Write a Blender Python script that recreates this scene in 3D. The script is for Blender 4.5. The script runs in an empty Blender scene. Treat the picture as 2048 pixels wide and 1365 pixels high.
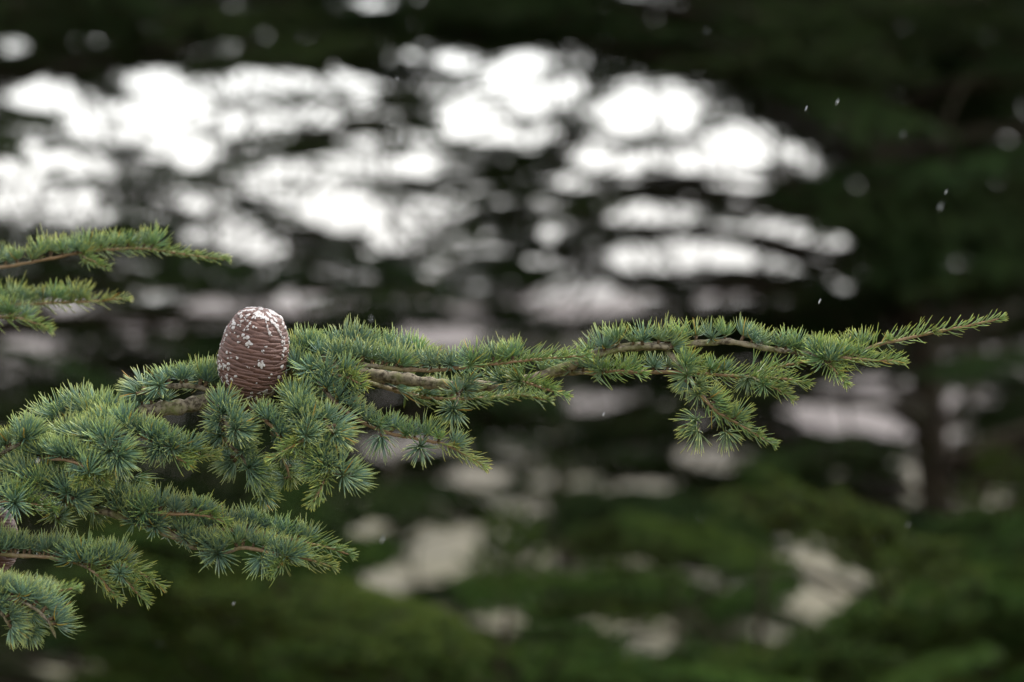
import bpy, math, random
import numpy as np
from mathutils import Vector, Matrix, Euler

# ------------------------------------------------------------------ camera, sky, sun, exposure
scene = bpy.context.scene
COL = scene.collection
LENS, SENSOR, FOCUS = 200.0, 36.0, 4.6
CAM = Vector((0.0, 0.0, 2.0))
TILT = math.radians(-0.33)
cam_data = bpy.data.cameras.new('camera')
cam_data.lens = LENS
cam_data.sensor_width = SENSOR
cam_data.clip_start = 0.05
cam_data.clip_end = 6000
cam_data.dof.use_dof = True
cam_data.dof.focus_distance = FOCUS
cam_data.dof.aperture_fstop = 6.6
cam = bpy.data.objects.new('camera', cam_data)
COL.objects.link(cam)
cam.location = CAM
cam.rotation_euler = (math.pi / 2 + TILT, 0, 0)
scene.camera = cam

SUN_EL, SUN_AZ = math.radians(58), math.radians(62)
world = bpy.data.worlds.new('World')
scene.world = world
world.use_nodes = True
wn = world.node_tree.nodes
wl = world.node_tree.links
wn.clear()
sky = wn.new('ShaderNodeTexSky')
sky.sky_type = 'NISHITA'
sky.sun_disc = False
sky.sun_elevation = SUN_EL
sky.sun_rotation = SUN_AZ
sky.air_density = 1.0
sky.dust_density = 1.5
hs = wn.new('ShaderNodeHueSaturation')
hs.inputs['Saturation'].default_value = 0.2
bgn = wn.new('ShaderNodeBackground')
bgn.inputs['Strength'].default_value = 0.15
wo = wn.new('ShaderNodeOutputWorld')
wl.new(sky.outputs[0], hs.inputs['Color'])
wl.new(hs.outputs[0], bgn.inputs['Color'])
wl.new(bgn.outputs[0], wo.inputs['Surface'])

sun_data = bpy.data.lights.new('sun', 'SUN')
sun_data.energy = 0.85
sun_data.angle = math.radians(14)
sun_data.color = (1.0, 0.97, 0.93)
sun = bpy.data.objects.new('sun', sun_data)
COL.objects.link(sun)
# veiled sun, high on the right
sd = Vector((math.sin(SUN_AZ) * math.cos(SUN_EL), math.cos(SUN_AZ) * math.cos(SUN_EL), math.sin(SUN_EL)))
sun.rotation_euler = (-sd).to_track_quat('-Z', 'Y').to_euler()
sun.location = (0, -3, 8)

vs = scene.view_settings
vs.view_transform = 'Standard'
vs.look = 'None'
vs.exposure = 1.48
vs.gamma = 1.0
scene.cycles.use_denoising = True
scene.cycles.max_bounces = 5
scene.cycles.diffuse_bounces = 3
scene.cycles.caustics_reflective = False
scene.cycles.caustics_refractive = False
scene.cycles.transparent_max_bounces = 4

# ------------------------------------------------------------------ pixel <-> world (photo pixels, 2048 wide)
ct, st = math.cos(TILT), math.sin(TILT)
FWD = Vector((0, ct, st))
UPV = Vector((0, -st, ct))
PXM = 2048 / (FOCUS * SENSOR / LENS)          # pixels per metre in the plane of focus

def at(x, y, d):
    w = d * SENSOR / LENS / 2048
    return CAM + FWD * d + Vector((1, 0, 0)) * ((x - 1024) * w) + UPV * ((682.5 - y) * w)

def fg(x, y, dz=0.0):
    return at(x, y, FOCUS + dz)

def project(p):
    v = Vector(p) - CAM
    d = v.dot(FWD)
    w = d * SENSOR / LENS / 2048
    return 1024 + v.x / w, 682.5 - v.dot(UPV) / w, d

# ------------------------------------------------------------------ helpers
def link(name, data, parent=None, loc=None):
    o = bpy.data.objects.new(name, data)
    COL.objects.link(o)
    if parent is not None:
        o.parent = parent
    if loc is not None:
        o.location = loc
    return o

def tag(o, label=None, cat=None, group=None, kind=None):
    if label: o['label'] = label
    if cat: o['category'] = cat
    if group: o['group'] = group
    if kind: o['kind'] = kind
    return o

def mesh(name, V, F, mats, fm=None, attrs=None, smooth=True):
    """V (n,3) array, F list of index tuples or (m,4) array"""
    me = bpy.data.meshes.new(name)
    V = np.asarray(V, dtype=np.float32)
    if isinstance(F, np.ndarray):
        m, k = F.shape
        me.vertices.add(len(V))
        me.vertices.foreach_set('co', V.ravel())
        me.loops.add(m * k)
        me.loops.foreach_set('vertex_index', F.astype(np.int32).ravel())
        me.polygons.add(m)
        me.polygons.foreach_set('loop_start', np.arange(0, m * k, k, dtype=np.int32))
        me.update(calc_edges=True)
    else:
        me.from_pydata(V.tolist(), [], F)
    for mt in mats:
        me.materials.append(mt)
    if fm is not None:
        me.polygons.foreach_set('material_index', np.asarray(fm, dtype=np.int32))
    if smooth:
        me.polygons.foreach_set('use_smooth', np.ones(len(me.polygons), dtype=bool))
    for an, av in (attrs or {}).items():
        a = me.attributes.new(an, 'FLOAT', 'POINT')
        a.data.foreach_set('value', np.asarray(av, dtype=np.float32))
    me.update()
    return me

class Geo:
    """collects quads with material index and two vertex attributes"""
    def __init__(self):
        self.V, self.F, self.M, self.T, self.R = [], [], [], [], []
        self.n = 0
    def add(self, V, F, mat, t, r):
        self.V.append(V); self.F.append(F + self.n)
        self.M.append(np.full(len(F), mat)); self.T.append(t); self.R.append(r)
        self.n += len(V)
    def build(self, name, mats):
        return mesh(name, np.concatenate(self.V), np.concatenate(self.F), mats,
                    np.concatenate(self.M), {'along': np.concatenate(self.T), 'rnd': np.concatenate(self.R)})

def norm(a):
    return a / np.maximum(np.linalg.norm(a, axis=-1, keepdims=True), 1e-9)

def needle_batch(base, d, bend, L, W, rng, S=4, k=3, spiral=None):
    """curved tapering needles. base,d,bend (N,3); L,W (N)"""
    N = len(base)
    d = norm(d)
    ts = np.linspace(0, 1, S + 1)
    prof = np.interp(ts, [0, 0.12, 0.5, 0.88, 1.0], [0.7, 0.95, 1.0, 0.8, 0.25])
    ref = np.where(np.abs(d[:, 2:3]) > 0.9, np.array([[1.0, 0, 0]]), np.array([[0, 0, 1.0]]))
    a = norm(np.cross(d, ref))
    b = np.cross(d, a)
    ph = rng.uniform(0, 2 * math.pi, N)
    V = np.zeros((N, S + 1, k, 3))
    for j, t in enumerate(ts):
        c = base + d * (L * t)[:, None] + bend * (L * t * t)[:, None]
        for q in range(k):
            an = ph + 2 * math.pi * q / k
            V[:, j, q] = c + (a * np.cos(an)[:, None] + b * np.sin(an)[:, None] * 0.75) * (W * prof[j] * 0.5)[:, None]
    V = V.reshape(-1, 3)
    idx = np.arange(N)[:, None, None] * (S + 1) * k + np.arange(S)[None, :, None] * k
    q0 = np.arange(k)[None, None, :]
    q1 = (np.arange(k)[None, None, :] + 1) % k
    F = np.stack([idx + q0, idx + q1, idx + k + q1, idx + k + q0], axis=-1).reshape(-1, 4)
    T = np.broadcast_to(ts[None, :, None], (N, S + 1, k)).reshape(-1)
    R = np.broadcast_to(rng.random(N)[:, None, None], (N, S + 1, k)).reshape(-1)
    return V, F, T, R

def needle_ribbon(base, d, bend, L, W, rng):
    N = len(base)
    d = norm(d)
    a = norm(np.cross(d, norm(rng.normal(size=(N, 3)))))
    e = base + (d + bend) * L[:, None]
    w = (a * W[:, None] * 0.5)
    V = np.stack([base - w, base + w, e + w * .5, e - w * .5], 1).reshape(-1, 3)
    F = np.arange(N * 4).reshape(N, 4)
    return V, F, np.tile(np.array([0, 0, 1.0, 1.0]), N), np.repeat(rng.random(N), 4)

def tube_arrays(P, rad, k=8, rng=None, rough=0.0, cap=True):
    P = np.asarray(P, float); rad = np.asarray(rad, float)
    n = len(P)
    tg = norm(np.gradient(P, axis=0))
    ref = np.array([0, 0.3, 1.0])
    a = norm(np.cross(tg, ref)); b = np.cross(tg, a)
    V = np.zeros((n, k, 3))
    for q in range(k):
        an = 2 * math.pi * q / k
        jit = 1.0 if rng is None else (1 + rough * rng.normal(size=n))
        V[:, q] = P + (a * math.cos(an) + b * math.sin(an)) * (rad * jit)[:, None]
    if cap:
        V[0] = P[0] + (V[0] - P[0]) * 0.05
        V[-1] = P[-1] + (V[-1] - P[-1]) * 0.05
    idx = np.arange(n - 1)[:, None] * k
    q0 = np.arange(k)[None]; q1 = (np.arange(k)[None] + 1) % k
    F = np.stack([idx + q1, idx + q0, idx + k + q0, idx + k + q1], axis=-1).reshape(-1, 4)
    return V.reshape(-1, 3), F

def spline(pts, step):
    """Catmull-Rom through pts, resampled at about step; returns points and pt parameter 0..1"""
    p = np.asarray(pts, float)
    if len(p) == 2:
        p = np.stack([p[0], (p[0] + p[1]) / 2, p[1]])
    q = np.concatenate([[2 * p[0] - p[1]], p, [2 * p[-1] - p[-2]]])
    out = []
    for i in range(1, len(q) - 2):
        for t in np.linspace(0, 1, 24, endpoint=False):
            a, b, c, d = q[i - 1], q[i], q[i + 1], q[i + 2]
            out.append(0.5 * (2 * b + (c - a) * t + (2 * a - 5 * b + 4 * c - d) * t * t + (3 * b - a - 3 * c + d) * t ** 3))
    out.append(p[-1])
    out = np.array(out)
    s = np.concatenate([[0], np.cumsum(np.linalg.norm(np.diff(out, axis=0), axis=1))])
    n = max(4, int(s[-1] / step) + 1)
    u = np.linspace(0, s[-1], n)
    return np.stack([np.interp(u, s, out[:, i]) for i in range(3)], axis=1), u / s[-1], s[-1]

# ------------------------------------------------------------------ materials
def new_mat(name):
    m = bpy.data.materials.new(name)
    m.use_nodes = True
    nt = m.node_tree
    b = nt.nodes['Principled BSDF']
    return m, nt, b

def nd(nt, kind, **kw):
    n = nt.nodes.new(kind)
    for k, v in kw.items():
        setattr(n, k, v)
    return n

def ramp(nt, fac, stops, interp='LINEAR'):
    r = nt.nodes.new('ShaderNodeValToRGB')
    r.color_ramp.interpolation = interp
    els = r.color_ramp.elements
    while len(els) < len(stops):
        els.new(0.5)
    for e, (p, c) in zip(els, stops):
        e.position = p
        e.color = (*c, 1) if len(c) == 3 else c
    nt.links.new(fac, r.inputs[0])
    return r.outputs[0]

def mix(nt, f, a, b, mode='MIX'):
    m = nt.nodes.new('ShaderNodeMix')
    m.data_type = 'RGBA'
    m.blend_type = mode
    for sock, v in ((m.inputs[0], f), (m.inputs[6], a), (m.inputs[7], b)):
        if isinstance(v, (int, float)):
            sock.default_value = v
        elif isinstance(v, tuple):
            sock.default_value = (*v, 1)
        else:
            nt.links.new(v, sock)
    return m.outputs[2]

def noise(nt, scale, detail=4, coord='Object', rough=0.55):
    tc = nt.nodes.new('ShaderNodeTexCoord')
    n = nt.nodes.new('ShaderNodeTexNoise')
    n.inputs['Scale'].default_value = scale
    n.inputs['Detail'].default_value = detail
    n.inputs['Roughness'].default_value = rough
    nt.links.new(tc.outputs[coord], n.inputs['Vector'])
    return n.outputs['Fac']

def attr(nt, name):
    a = nt.nodes.new('ShaderNodeAttribute')
    a.attribute_name = name
    return a.outputs['Fac']

def needle_mat(name, base, mid, tip, odd, gloss=0.5):
    m, nt, b = new_mat(name)
    al, rn = attr(nt, 'along'), attr(nt, 'rnd')
    oi = nt.nodes.new('ShaderNodeObjectInfo')
    c = ramp(nt, al, [(0.0, base), (0.3, mid), (0.70, mid), (0.95, tip)])
    # individual needles: yellower or bluer
    mm = nt.nodes.new('ShaderNodeMath'); mm.operation = 'MULTIPLY'
    nt.links.new(rn, mm.inputs[0]); mm.inputs[1].default_value = 0.38
    c = mix(nt, mm.outputs[0], c, mix(nt, 0.55, c, tip))
    c = mix(nt, ramp(nt, rn, [(0.0, (0, 0, 0)), (0.988, (0, 0, 0)), (0.99, (1, 1, 1))], 'CONSTANT'), c, odd)
    hsv = nt.nodes.new('ShaderNodeHueSaturation')
    mr = nt.nodes.new('ShaderNodeMapRange')
    mr.inputs['To Min'].default_value = 0.82; mr.inputs['To Max'].default_value = 1.22
    nt.links.new(oi.outputs['Random'], mr.inputs[0])
    nt.links.new(mr.outputs[0], hsv.inputs['Value'])
    mr2 = nt.nodes.new('ShaderNodeMapRange')
    mr2.inputs['To Min'].default_value = 0.485; mr2.inputs['To Max'].default_value = 0.53
    mod = nt.nodes.new('ShaderNodeMath'); mod.operation = 'FRACT'
    mu = nt.nodes.new('ShaderNodeMath'); mu.operation = 'MULTIPLY'
    nt.links.new(oi.outputs['Random'], mu.inputs[0]); mu.inputs[1].default_value = 17.3
    nt.links.new(mu.outputs[0], mod.inputs[0]); nt.links.new(mod.outputs[0], mr2.inputs[0])
    nt.links.new(mr2.outputs[0], hsv.inputs['Hue'])
    nt.links.new(c, hsv.inputs['Color'])
    nt.links.new(hsv.outputs[0], b.inputs['Base Color'])
    b.inputs['Roughness'].default_value = 0.42 if gloss > .3 else 0.7
    b.inputs['Specular IOR Level'].default_value = gloss
    return m

M_NEEDLE = needle_mat('cedar_needles', (0.075, 0.12, 0.04), (0.125, 0.22, 0.155), (0.42, 0.47, 0.14), (0.45, 0.28, 0.05), 0.38)
M_GREEN = needle_mat('outer_needles', (0.09, 0.135, 0.035), (0.135, 0.225, 0.11), (0.44, 0.47, 0.10), (0.45, 0.28, 0.05), 0.38)
M_YOUNG = needle_mat('young_needles', (0.14, 0.17, 0.04), (0.16, 0.235, 0.075), (0.44, 0.44, 0.075), (0.45, 0.27, 0.05), 0.38)
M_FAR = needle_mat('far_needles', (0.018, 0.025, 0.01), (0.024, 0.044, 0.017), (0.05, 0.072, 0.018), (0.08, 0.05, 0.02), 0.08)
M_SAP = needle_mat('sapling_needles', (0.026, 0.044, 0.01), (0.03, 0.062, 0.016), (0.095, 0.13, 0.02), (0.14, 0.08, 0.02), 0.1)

def bark_mat(name, old_a, old_b, young, sc=160, moss=(0.16, 0.17, 0.05)):
    m, nt, b = new_mat(name)
    al = attr(nt, 'along')
    n1 = noise(nt, sc, 6)
    c = ramp(nt, n1, [(0.40, old_a), (0.5, old_b), (0.60, (old_b[0] * 1.35, old_b[1] * 1.35, old_b[2] * 1.3))])
    n2 = noise(nt, sc * 0.28, 3)
    c = mix(nt, ramp(nt, n2, [(0.5, (0, 0, 0)), (0.66, (0.75, 0.75, 0.75))]), c, moss)
    c = mix(nt, ramp(nt, al, [(0.45, (0, 0, 0)), (0.8, (1, 1, 1))]), c, young)
    nt.links.new(c, b.inputs['Base Color'])
    b.inputs['Roughness'].default_value = 0.8
    b.inputs['Specular IOR Level'].default_value = 0.1 if sc < 100 else 0.3
    bp = nt.nodes.new('ShaderNodeBump')
    bp.inputs['Strength'].default_value = 1.0
    bp.inputs['Distance'].default_value = 0.0015 * 160 / sc
    nt.links.new(n1, bp.inputs['Height'])
    nt.links.new(bp.outputs[0], b.inputs['Normal'])
    return m

M_BARK = bark_mat('cedar_bark', (0.07, 0.053, 0.033), (0.205, 0.172, 0.118), (0.29, 0.185, 0.10), 260)
M_SPUR = bark_mat('spur_bark', (0.06, 0.04, 0.025), (0.13, 0.085, 0.045), (0.20, 0.12, 0.06), 420)
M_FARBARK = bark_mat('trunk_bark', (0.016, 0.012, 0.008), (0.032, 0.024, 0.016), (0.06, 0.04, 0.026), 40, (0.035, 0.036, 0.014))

# cone
def cone_mat():
    m, nt, b = new_mat('cone_scale')
    oi = nt.nodes.new('ShaderNodeObjectInfo')
    al = attr(nt, 'along')          # 0 tucked base .. 1 outer lip
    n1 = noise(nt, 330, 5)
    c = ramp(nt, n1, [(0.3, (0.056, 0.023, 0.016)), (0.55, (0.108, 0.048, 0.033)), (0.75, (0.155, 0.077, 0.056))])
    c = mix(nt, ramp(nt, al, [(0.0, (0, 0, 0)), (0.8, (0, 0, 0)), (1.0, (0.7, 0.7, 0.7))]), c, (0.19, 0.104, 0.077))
    hsv = nt.nodes.new('ShaderNodeHueSaturation')
    mr = nt.nodes.new('ShaderNodeMapRange')
    mr.inputs['To Min'].default_value = 0.82; mr.inputs['To Max'].default_value = 1.15
    nt.links.new(oi.outputs['Random'], mr.inputs[0]); nt.links.new(mr.outputs[0], hsv.inputs['Value'])
    nt.links.new(c, hsv.inputs['Color'])
    nt.links.new(hsv.outputs[0], b.inputs['Base Color'])
    b.inputs['Roughness'].default_value = 0.6
    bp = nt.nodes.new('ShaderNodeBump')
    bp.inputs['Strength'].default_value = 0.6; bp.inputs['Distance'].default_value = 0.0006
    nt.links.new(noise(nt, 900, 4), bp.inputs['Height']); nt.links.new(bp.outputs[0], b.inputs['Normal'])
    return m
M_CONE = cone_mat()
M_CORE, nt_, b_ = new_mat('cone_core')
nt_.links.new(ramp(nt_, noise(nt_, 300), [(0.3, (0.05, 0.026, 0.018)), (0.7, (0.09, 0.05, 0.036))]), b_.inputs['Base Color'])
M_RESIN, nt_, b_ = new_mat('dried_resin')
nt_.links.new(ramp(nt_, noise(nt_, 700, 5), [(0.3, (0.30, 0.24, 0.21)), (0.5, (0.52, 0.48, 0.45)), (0.7, (0.66, 0.65, 0.64))]), b_.inputs['Base Color'])
b_.inputs['Roughness'].default_value = 0.6

def ground_mat():
    m, nt, b = new_mat('heath_ground')
    n1 = noise(nt, 0.16, 5)
    n2 = noise(nt, 1.1, 5)
    tc = nt.nodes.new('ShaderNodeTexCoord')
    sp = nt.nodes.new('ShaderNodeSeparateXYZ')
    nt.links.new(tc.outputs['Object'], sp.inputs[0])
    soil = ramp(nt, n2, [(0.3, (0.08, 0.06, 0.053)), (0.5, (0.125, 0.102, 0.092)), (0.7, (0.18, 0.152, 0.142))])
    grass = ramp(nt, n2, [(0.3, (0.03, 0.027, 0.01)), (0.5, (0.07, 0.06, 0.023)), (0.7, (0.125, 0.10, 0.04))])
    # dry grass near the trees, bare pinkish earth further up the slope
    mr = nt.nodes.new('ShaderNodeMapRange')
    mr.inputs['From Min'].default_value = 55; mr.inputs['From Max'].default_value = 95
    nt.links.new(sp.outputs['Y'], mr.inputs[0])
    ad = nt.nodes.new('ShaderNodeMath'); ad.operation = 'ADD'; ad.use_clamp = True
    sub = nt.nodes.new('ShaderNodeMapRange')
    sub.inputs['From Min'].default_value = 0.35; sub.inputs['From Max'].default_value = 0.65
    sub.inputs['To Min'].default_value = -0.3; sub.inputs['To Max'].default_value = 0.3
    nt.links.new(n1, sub.inputs[0])
    nt.links.new(mr.outputs[0], ad.inputs[0]); nt.links.new(sub.outputs[0], ad.inputs[1])
    c = mix(nt, ad.outputs[0], grass, soil)
    nt.links.new(c, b.inputs['Base Color'])
    b.inputs['Roughness'].default_value = 0.95
    return m
M_GROUND = ground_mat()
M_DROP, nt_, b_ = new_mat('rain_water')
b_.inputs['Base Color'].default_value = (0.9, 0.92, 0.95, 1)
b_.inputs['Transmission Weight'].default_value = 0.85
b_.inputs['Roughness'].default_value = 0.08
b_.inputs['IOR'].default_value = 1.33

# ------------------------------------------------------------------ ground and far slope
rng = np.random.default_rng(7)
def terrain(x, y):
    z = 0.05 * np.sin(x * 0.21 + 1.3) * np.cos(y * 0.17) + 0.03 * np.sin(x * 0.53 + y * 0.41)
    s = np.clip((y - 90) / 400, 0, 1)
    z = z + 2.6 * s * s * (3 - 2 * s) + 0.5 * s * np.sin(x * 0.02 + 0.7) + 0.35 * s * np.sin(x * 0.05 + 2)
    return z
gx = np.concatenate([np.linspace(-1500, -60, 16), np.linspace(-50, 50, 81), np.linspace(60, 1500, 16)])
gy = np.concatenate([np.linspace(-60, -5, 10), np.linspace(0, 130, 100), np.linspace(140, 900, 30), [1500, 3000]])
X, Y = np.meshgrid(gx, gy)
Z = terrain(X, Y)
nx = len(gx)
ii = (np.arange(len(gy) - 1)[:, None] * nx + np.arange(nx - 1)[None]).ravel()
gF = np.stack([ii, ii + 1, ii + nx + 1, ii + nx], axis=1)
g = link('ground', mesh('ground', np.stack([X.ravel(), Y.ravel(), Z.ravel()], 1), gF, [M_GROUND]))
tag(g, 'dry yellowish grass and bare pinkish earth beyond the trees', 'ground', kind='structure')

# ------------------------------------------------------------------ needle tufts (a short brown spur with a whorl of needles)
def tuft_mesh(name, seed, n, spread, Lm, incurve, lop=0.0, mats=None, S=5, k=3, wid=0.00112):
    r = np.random.default_rng(seed)
    G = Geo()
    sl = r.uniform(0.004, 0.006)
    P = np.array([[0, 0, -0.002], [0, 0, 0.001], [0.0003, 0, sl * 0.5], [0, 0.0002, sl * 0.85], [0, 0, sl]])
    V, F = tube_arrays(P, [0.0015, 0.0015, 0.0014, 0.0019, 0.0013], 6, r, 0.1)
    G.add(V, F, 1, np.zeros(len(V)), np.zeros(len(V)))
    u = (np.arange(n) + r.random(n)) / n
    th = np.radians(6 + (spread - 6) * u ** 0.6) + r.normal(0, 0.07, n)
    ph = np.arange(n) * 2.39996 + r.normal(0, 0.25, n)
    d = np.stack([np.sin(th) * np.cos(ph), np.sin(th) * np.sin(ph), np.cos(th)], 1)
    rad = np.stack([np.cos(ph), np.sin(ph), 0 * ph], 1)
    base = np.array([[0, 0, sl * 0.82]]) + rad * (0.0006 * np.sin(th))[:, None]
    L = Lm * r.uniform(0.84, 1.07, n)
    if lop:
        L *= 1 - lop * 0.5 * (1 + np.cos(ph - r.uniform(0, 6.28)))
    bend = np.array([[0, 0, 1.0]]) * (incurve * np.sin(th) ** 1.3 * r.uniform(0.4, 1.35, n))[:, None] - rad * (.10 * incurve * np.sin(th))[:, None] + r.normal(0, 0.07, (n, 3))
    V, F, T, R = needle_batch(base, d, bend, L, np.full(n, wid) * r.uniform(0.85, 1.15, n), r, S, k)
    G.add(V, F, 0, T, R)
    return G.build(name, mats)

TM = [M_NEEDLE, M_SPUR]
TUFTS = []
for i in range(18):
    r_ = random.Random(i)
    TUFTS.append(tuft_mesh('needle_tuft', 100 + i, r_.randint(38, 52), r_.uniform(72, 102), r_.uniform(0.0148, 0.0172), r_.uniform(0.35, 0.75), r_.choice([0, 0, 0.3]), TM))
TUFTS_G = []
for i in range(10):
    r_ = random.Random(80 + i)
    TUFTS_G.append(tuft_mesh('needle_tuft', 260 + i, r_.randint(34, 48), r_.uniform(68, 98), r_.uniform(0.0146, 0.0172), r_.uniform(0.35, 0.75), r_.choice([0, 0, 0.3]), [M_GREEN, M_SPUR]))
TUFTS_Y = []
for i in range(6):
    r_ = random.Random(50 + i)
    TUFTS_Y.append(tuft_mesh('needle_tuft', 200 + i, r_.randint(20, 32), r_.uniform(60, 85), r_.uniform(0.010, 0.013), r_.uniform(0.05, 0.2), 0.3, [M_YOUNG, M_SPUR]))

# ------------------------------------------------------------------ foreground branches
def frame_at(P, i):
    t = P[min(i + 1, len(P) - 1)] - P[max(i - 1, 0)]
    t = t / max(np.linalg.norm(t), 1e-9)
    up = np.array([0, 0, 1.0])
    u = up - t * up.dot(t)
    if np.linalg.norm(u) < 0.25:
        u = np.array([0, -1.0, 0.0]) - t * (-t[1])
    u /= np.linalg.norm(u)
    s = np.cross(t, u)
    if s[1] > 0:
        s = -s                      # side that faces the lens
    return t, u, s

def place_tuft(parent, org, p, axis, scale, rr, young=False):
    px, py, pd = project(p)
    out = min(.8, max(.08, (px - 800) / 800)) if py > 640 else .8
    me = rr.choice(TUFTS_Y if young else (TUFTS_G if rr.random() < out else TUFTS))
    o = link('needle_tuft', me, parent)
    ax = Vector(axis).normalized()
    q = Vector((0, 0, 1)).rotation_difference(ax)
    spin = Matrix.Rotation(rr.uniform(0, 6.28), 3, 'Z')
    o.rotation_euler = (q.to_matrix() @ spin).to_euler()
    o.location = Vector(p) - org
    o.scale = (scale,) * 3
    return o

NT = [0]
def twig(parent, porg, pts, r0, r1, sp=22, rng_t=(0.0, 0.8), sig=60, mean=10, size=1.0, shoot=(0.72, 1.0), dens=1.0,
         name='twig', seed=None, fwd=0.25, young=0.0, slen=1.0, sink=False):
    """one twig: pts in photo pixels plus depth offset in m; r0,r1 radii in pixels; tufts are its sub-parts"""
    NT[0] += 1
    seed = NT[0] * 13 + 5 if seed is None else seed
    rr = random.Random(seed); rn = np.random.default_rng(seed)
    W = [tuple(fg(*p)) for p in pts]
    P, u, L = spline(W, 0.004)
    n = len(P)
    if n > 6:
        wob = np.cumsum(rn.normal(0, 0.00022, (n, 3)), axis=0)
        wob -= u[:, None] * wob[-1]
        P = P + wob
    rad = (r0 + ((r1 if not shoot else r1 * .62) - r0) * u ** 0.7) / PXM
    rad = rad * (1 + 0.10 * np.sin(np.arange(n) * 1.9 + rr.uniform(0, 6)) + rn.normal(0, 0.05, n))
    org = Vector(P[0])
    V, F = tube_arrays(P - np.array(org), rad, 9, rn, 0.10)
    G = Geo()
    age_off = 0.0 if r0 > 7 else 0.25
    al = np.repeat(np.clip(u * (1 if shoot else 0.15) + age_off, 0, 1), 9)
    G.add(V, F, 0, al, np.zeros(len(V)))
    o = link(name, None if False else G.build(name, [M_BARK]), parent, org - porg)
    # needle tufts along the older wood
    if sp:
        s = rng_t[0] * L + rr.uniform(0, 0.5) * sp / PXM
        alt = rr.choice([-1, 1])
        while s < rng_t[1] * L:
            i = min(n - 1, int(s / L * (n - 1)))
            t, uu, ss = frame_at(P, i)
            fi = math.radians(mean * .8 + rr.gauss(0, sig * .6))
            alt = -alt
            dirn = uu * math.cos(fi) + ss * math.sin(fi) + t * rr.uniform(fwd - 0.25, fwd + 0.25)
            dirn /= np.linalg.norm(dirn)
            yy = rr.random() < young + 0.25 * max(0, (s / L - 0.75) * 4) * (1 if shoot else 0)
            sc = size * rr.uniform(0.82, 1.12) * (1 - 0.18 * (s / L if shoot else 0))
            place_tuft(o, org, P[i] + dirn * rad[i] * 0.85, dirn, sc, rr, yy)
            s += sp * 1.22 / PXM * rr.uniform(0.65, 1.35)
        if not shoot and name != 'limb':
            t, uu, ss = frame_at(P, n - 1)
            for _ in range(2):
                dirn = t + uu * rr.uniform(.1, .6) + ss * rr.uniform(-.3, .3)
                place_tuft(o, org, P[-1] - t * .003, dirn / np.linalg.norm(dirn), size * rr.uniform(.85, 1.05), rr)
    # single needles along the shoot
    if shoot:
        a, b = shoot
        m = int((b - a) * L * PXM * 0.62 * dens) + 12
        base, dd, bb, LL = [], [], [], []
        for j in range(m):
            f = a + (b - a) * (j + rr.random()) / m
            i = min(n - 1, int(f * (n - 1)))
            t, uu, ss = frame_at(P, i)
            fi = j * 2.39996 + rr.gauss(0, 0.3)
            if math.cos(fi) < -0.2 and rr.random() < 0.35:
                fi = rr.gauss(0, 0.9)
            rd = uu * math.cos(fi) + ss * math.sin(fi)
            q = (f - a) / (b - a)
            dd.append(rd * (1.0 - 0.25 * q) + t * (0.45 + 0.55 * q + rr.gauss(0, .22)))
            bb.append(uu * 0.16 + t * rr.uniform(0.05, 0.35) + np.array([rr.gauss(0, .1), rr.gauss(0, .1), rr.gauss(0, .1)]))
            base.append(P[i] - np.array(org) + rd * rad[i] * 0.7)
            LL.append(slen * (0.0175 * (1 - q) + 0.0085 * q) * rr.uniform(0.55, 1.2))
        t, uu, ss = frame_at(P, n - 1)
        for j in range(16):
            fi = j * 2.4
            rd = uu * math.cos(fi) + ss * math.sin(fi)
            base.append(P[-1] - np.array(org) - t * 0.001)
            dd.append(rd * rr.uniform(0.15, 0.8) + t); bb.append(rd * 0.1)
            LL.append(slen * rr.uniform(0.006, 0.0095))
        G = Geo()
        V, F, T, R = needle_batch(np.array(base), np.array(dd), np.array(bb), np.array(LL), np.full(len(LL), 0.00108), rn, 5)
        G.add(V, F, 0, T, R)
        no = link('shoot_needles', G.build('shoot_needles', [M_YOUNG]), o, (0, 0, 0))
        # small side buds
        for f in (0.35, 0.6, 0.8):
            if rr.random() < 0.8:
                i = min(n - 1, int((a + (b - a) * f) * (n - 1)))
                t, uu, ss = frame_at(P, i)
                fi = rr.gauss(0.2, 1.0)
                dirn = uu * math.cos(fi) + ss * math.sin(fi) + t * 0.8
                place_tuft(o, org, P[i], dirn / np.linalg.norm(dirn), size * rr.uniform(0.5, 0.8) * (1 - 0.3 * f), rr, True)
    return o

def branch(name, base_px, label, group):
    org = fg(*base_px)
    e = link(name, None, None, org)
    tag(e, label, 'branch', group)
    return e, org

def star(tw, x, y, dz, size, dx=0.0, dy=0.0, young=False, seed=1):
    """a tuft that looks towards the lens"""
    org = tw.parent.location + tw.location
    ax = Vector((dx, -1, -dy)).normalized()
    place_tuft(tw, Vector(org), fg(x, y, dz), ax, size, random.Random(seed), young)

B, O = branch('cedar_branch', (-420, 1010, 0.05), 'long mossy cedar branch carrying the upright brown cone', 'near cedar branches')
# the limb itself
t_limb = twig(B, O, [(-420, 1010, .06), (-150, 965, .05), (0, 935, .03), (60, 922, .03), (130, 893, .02), (200, 862, .0), (270, 832, .0), (320, 817, .0), (370, 808, .0), (430, 795, .01),
          (500, 790, .015), (570, 755, .02), (650, 735, .02), (730, 742, .02), (800, 755, .02), (900, 768, .02), (1000, 768, .02), (1090, 748, .02),
          (1180, 714, .015), (1240, 697, .01), (1310, 692, .01), (1345, 697, .01)], 26, 8.5, sp=15, rng_t=(0.2, 0.44), sig=62, mean=8, shoot=None, name='limb')
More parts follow.
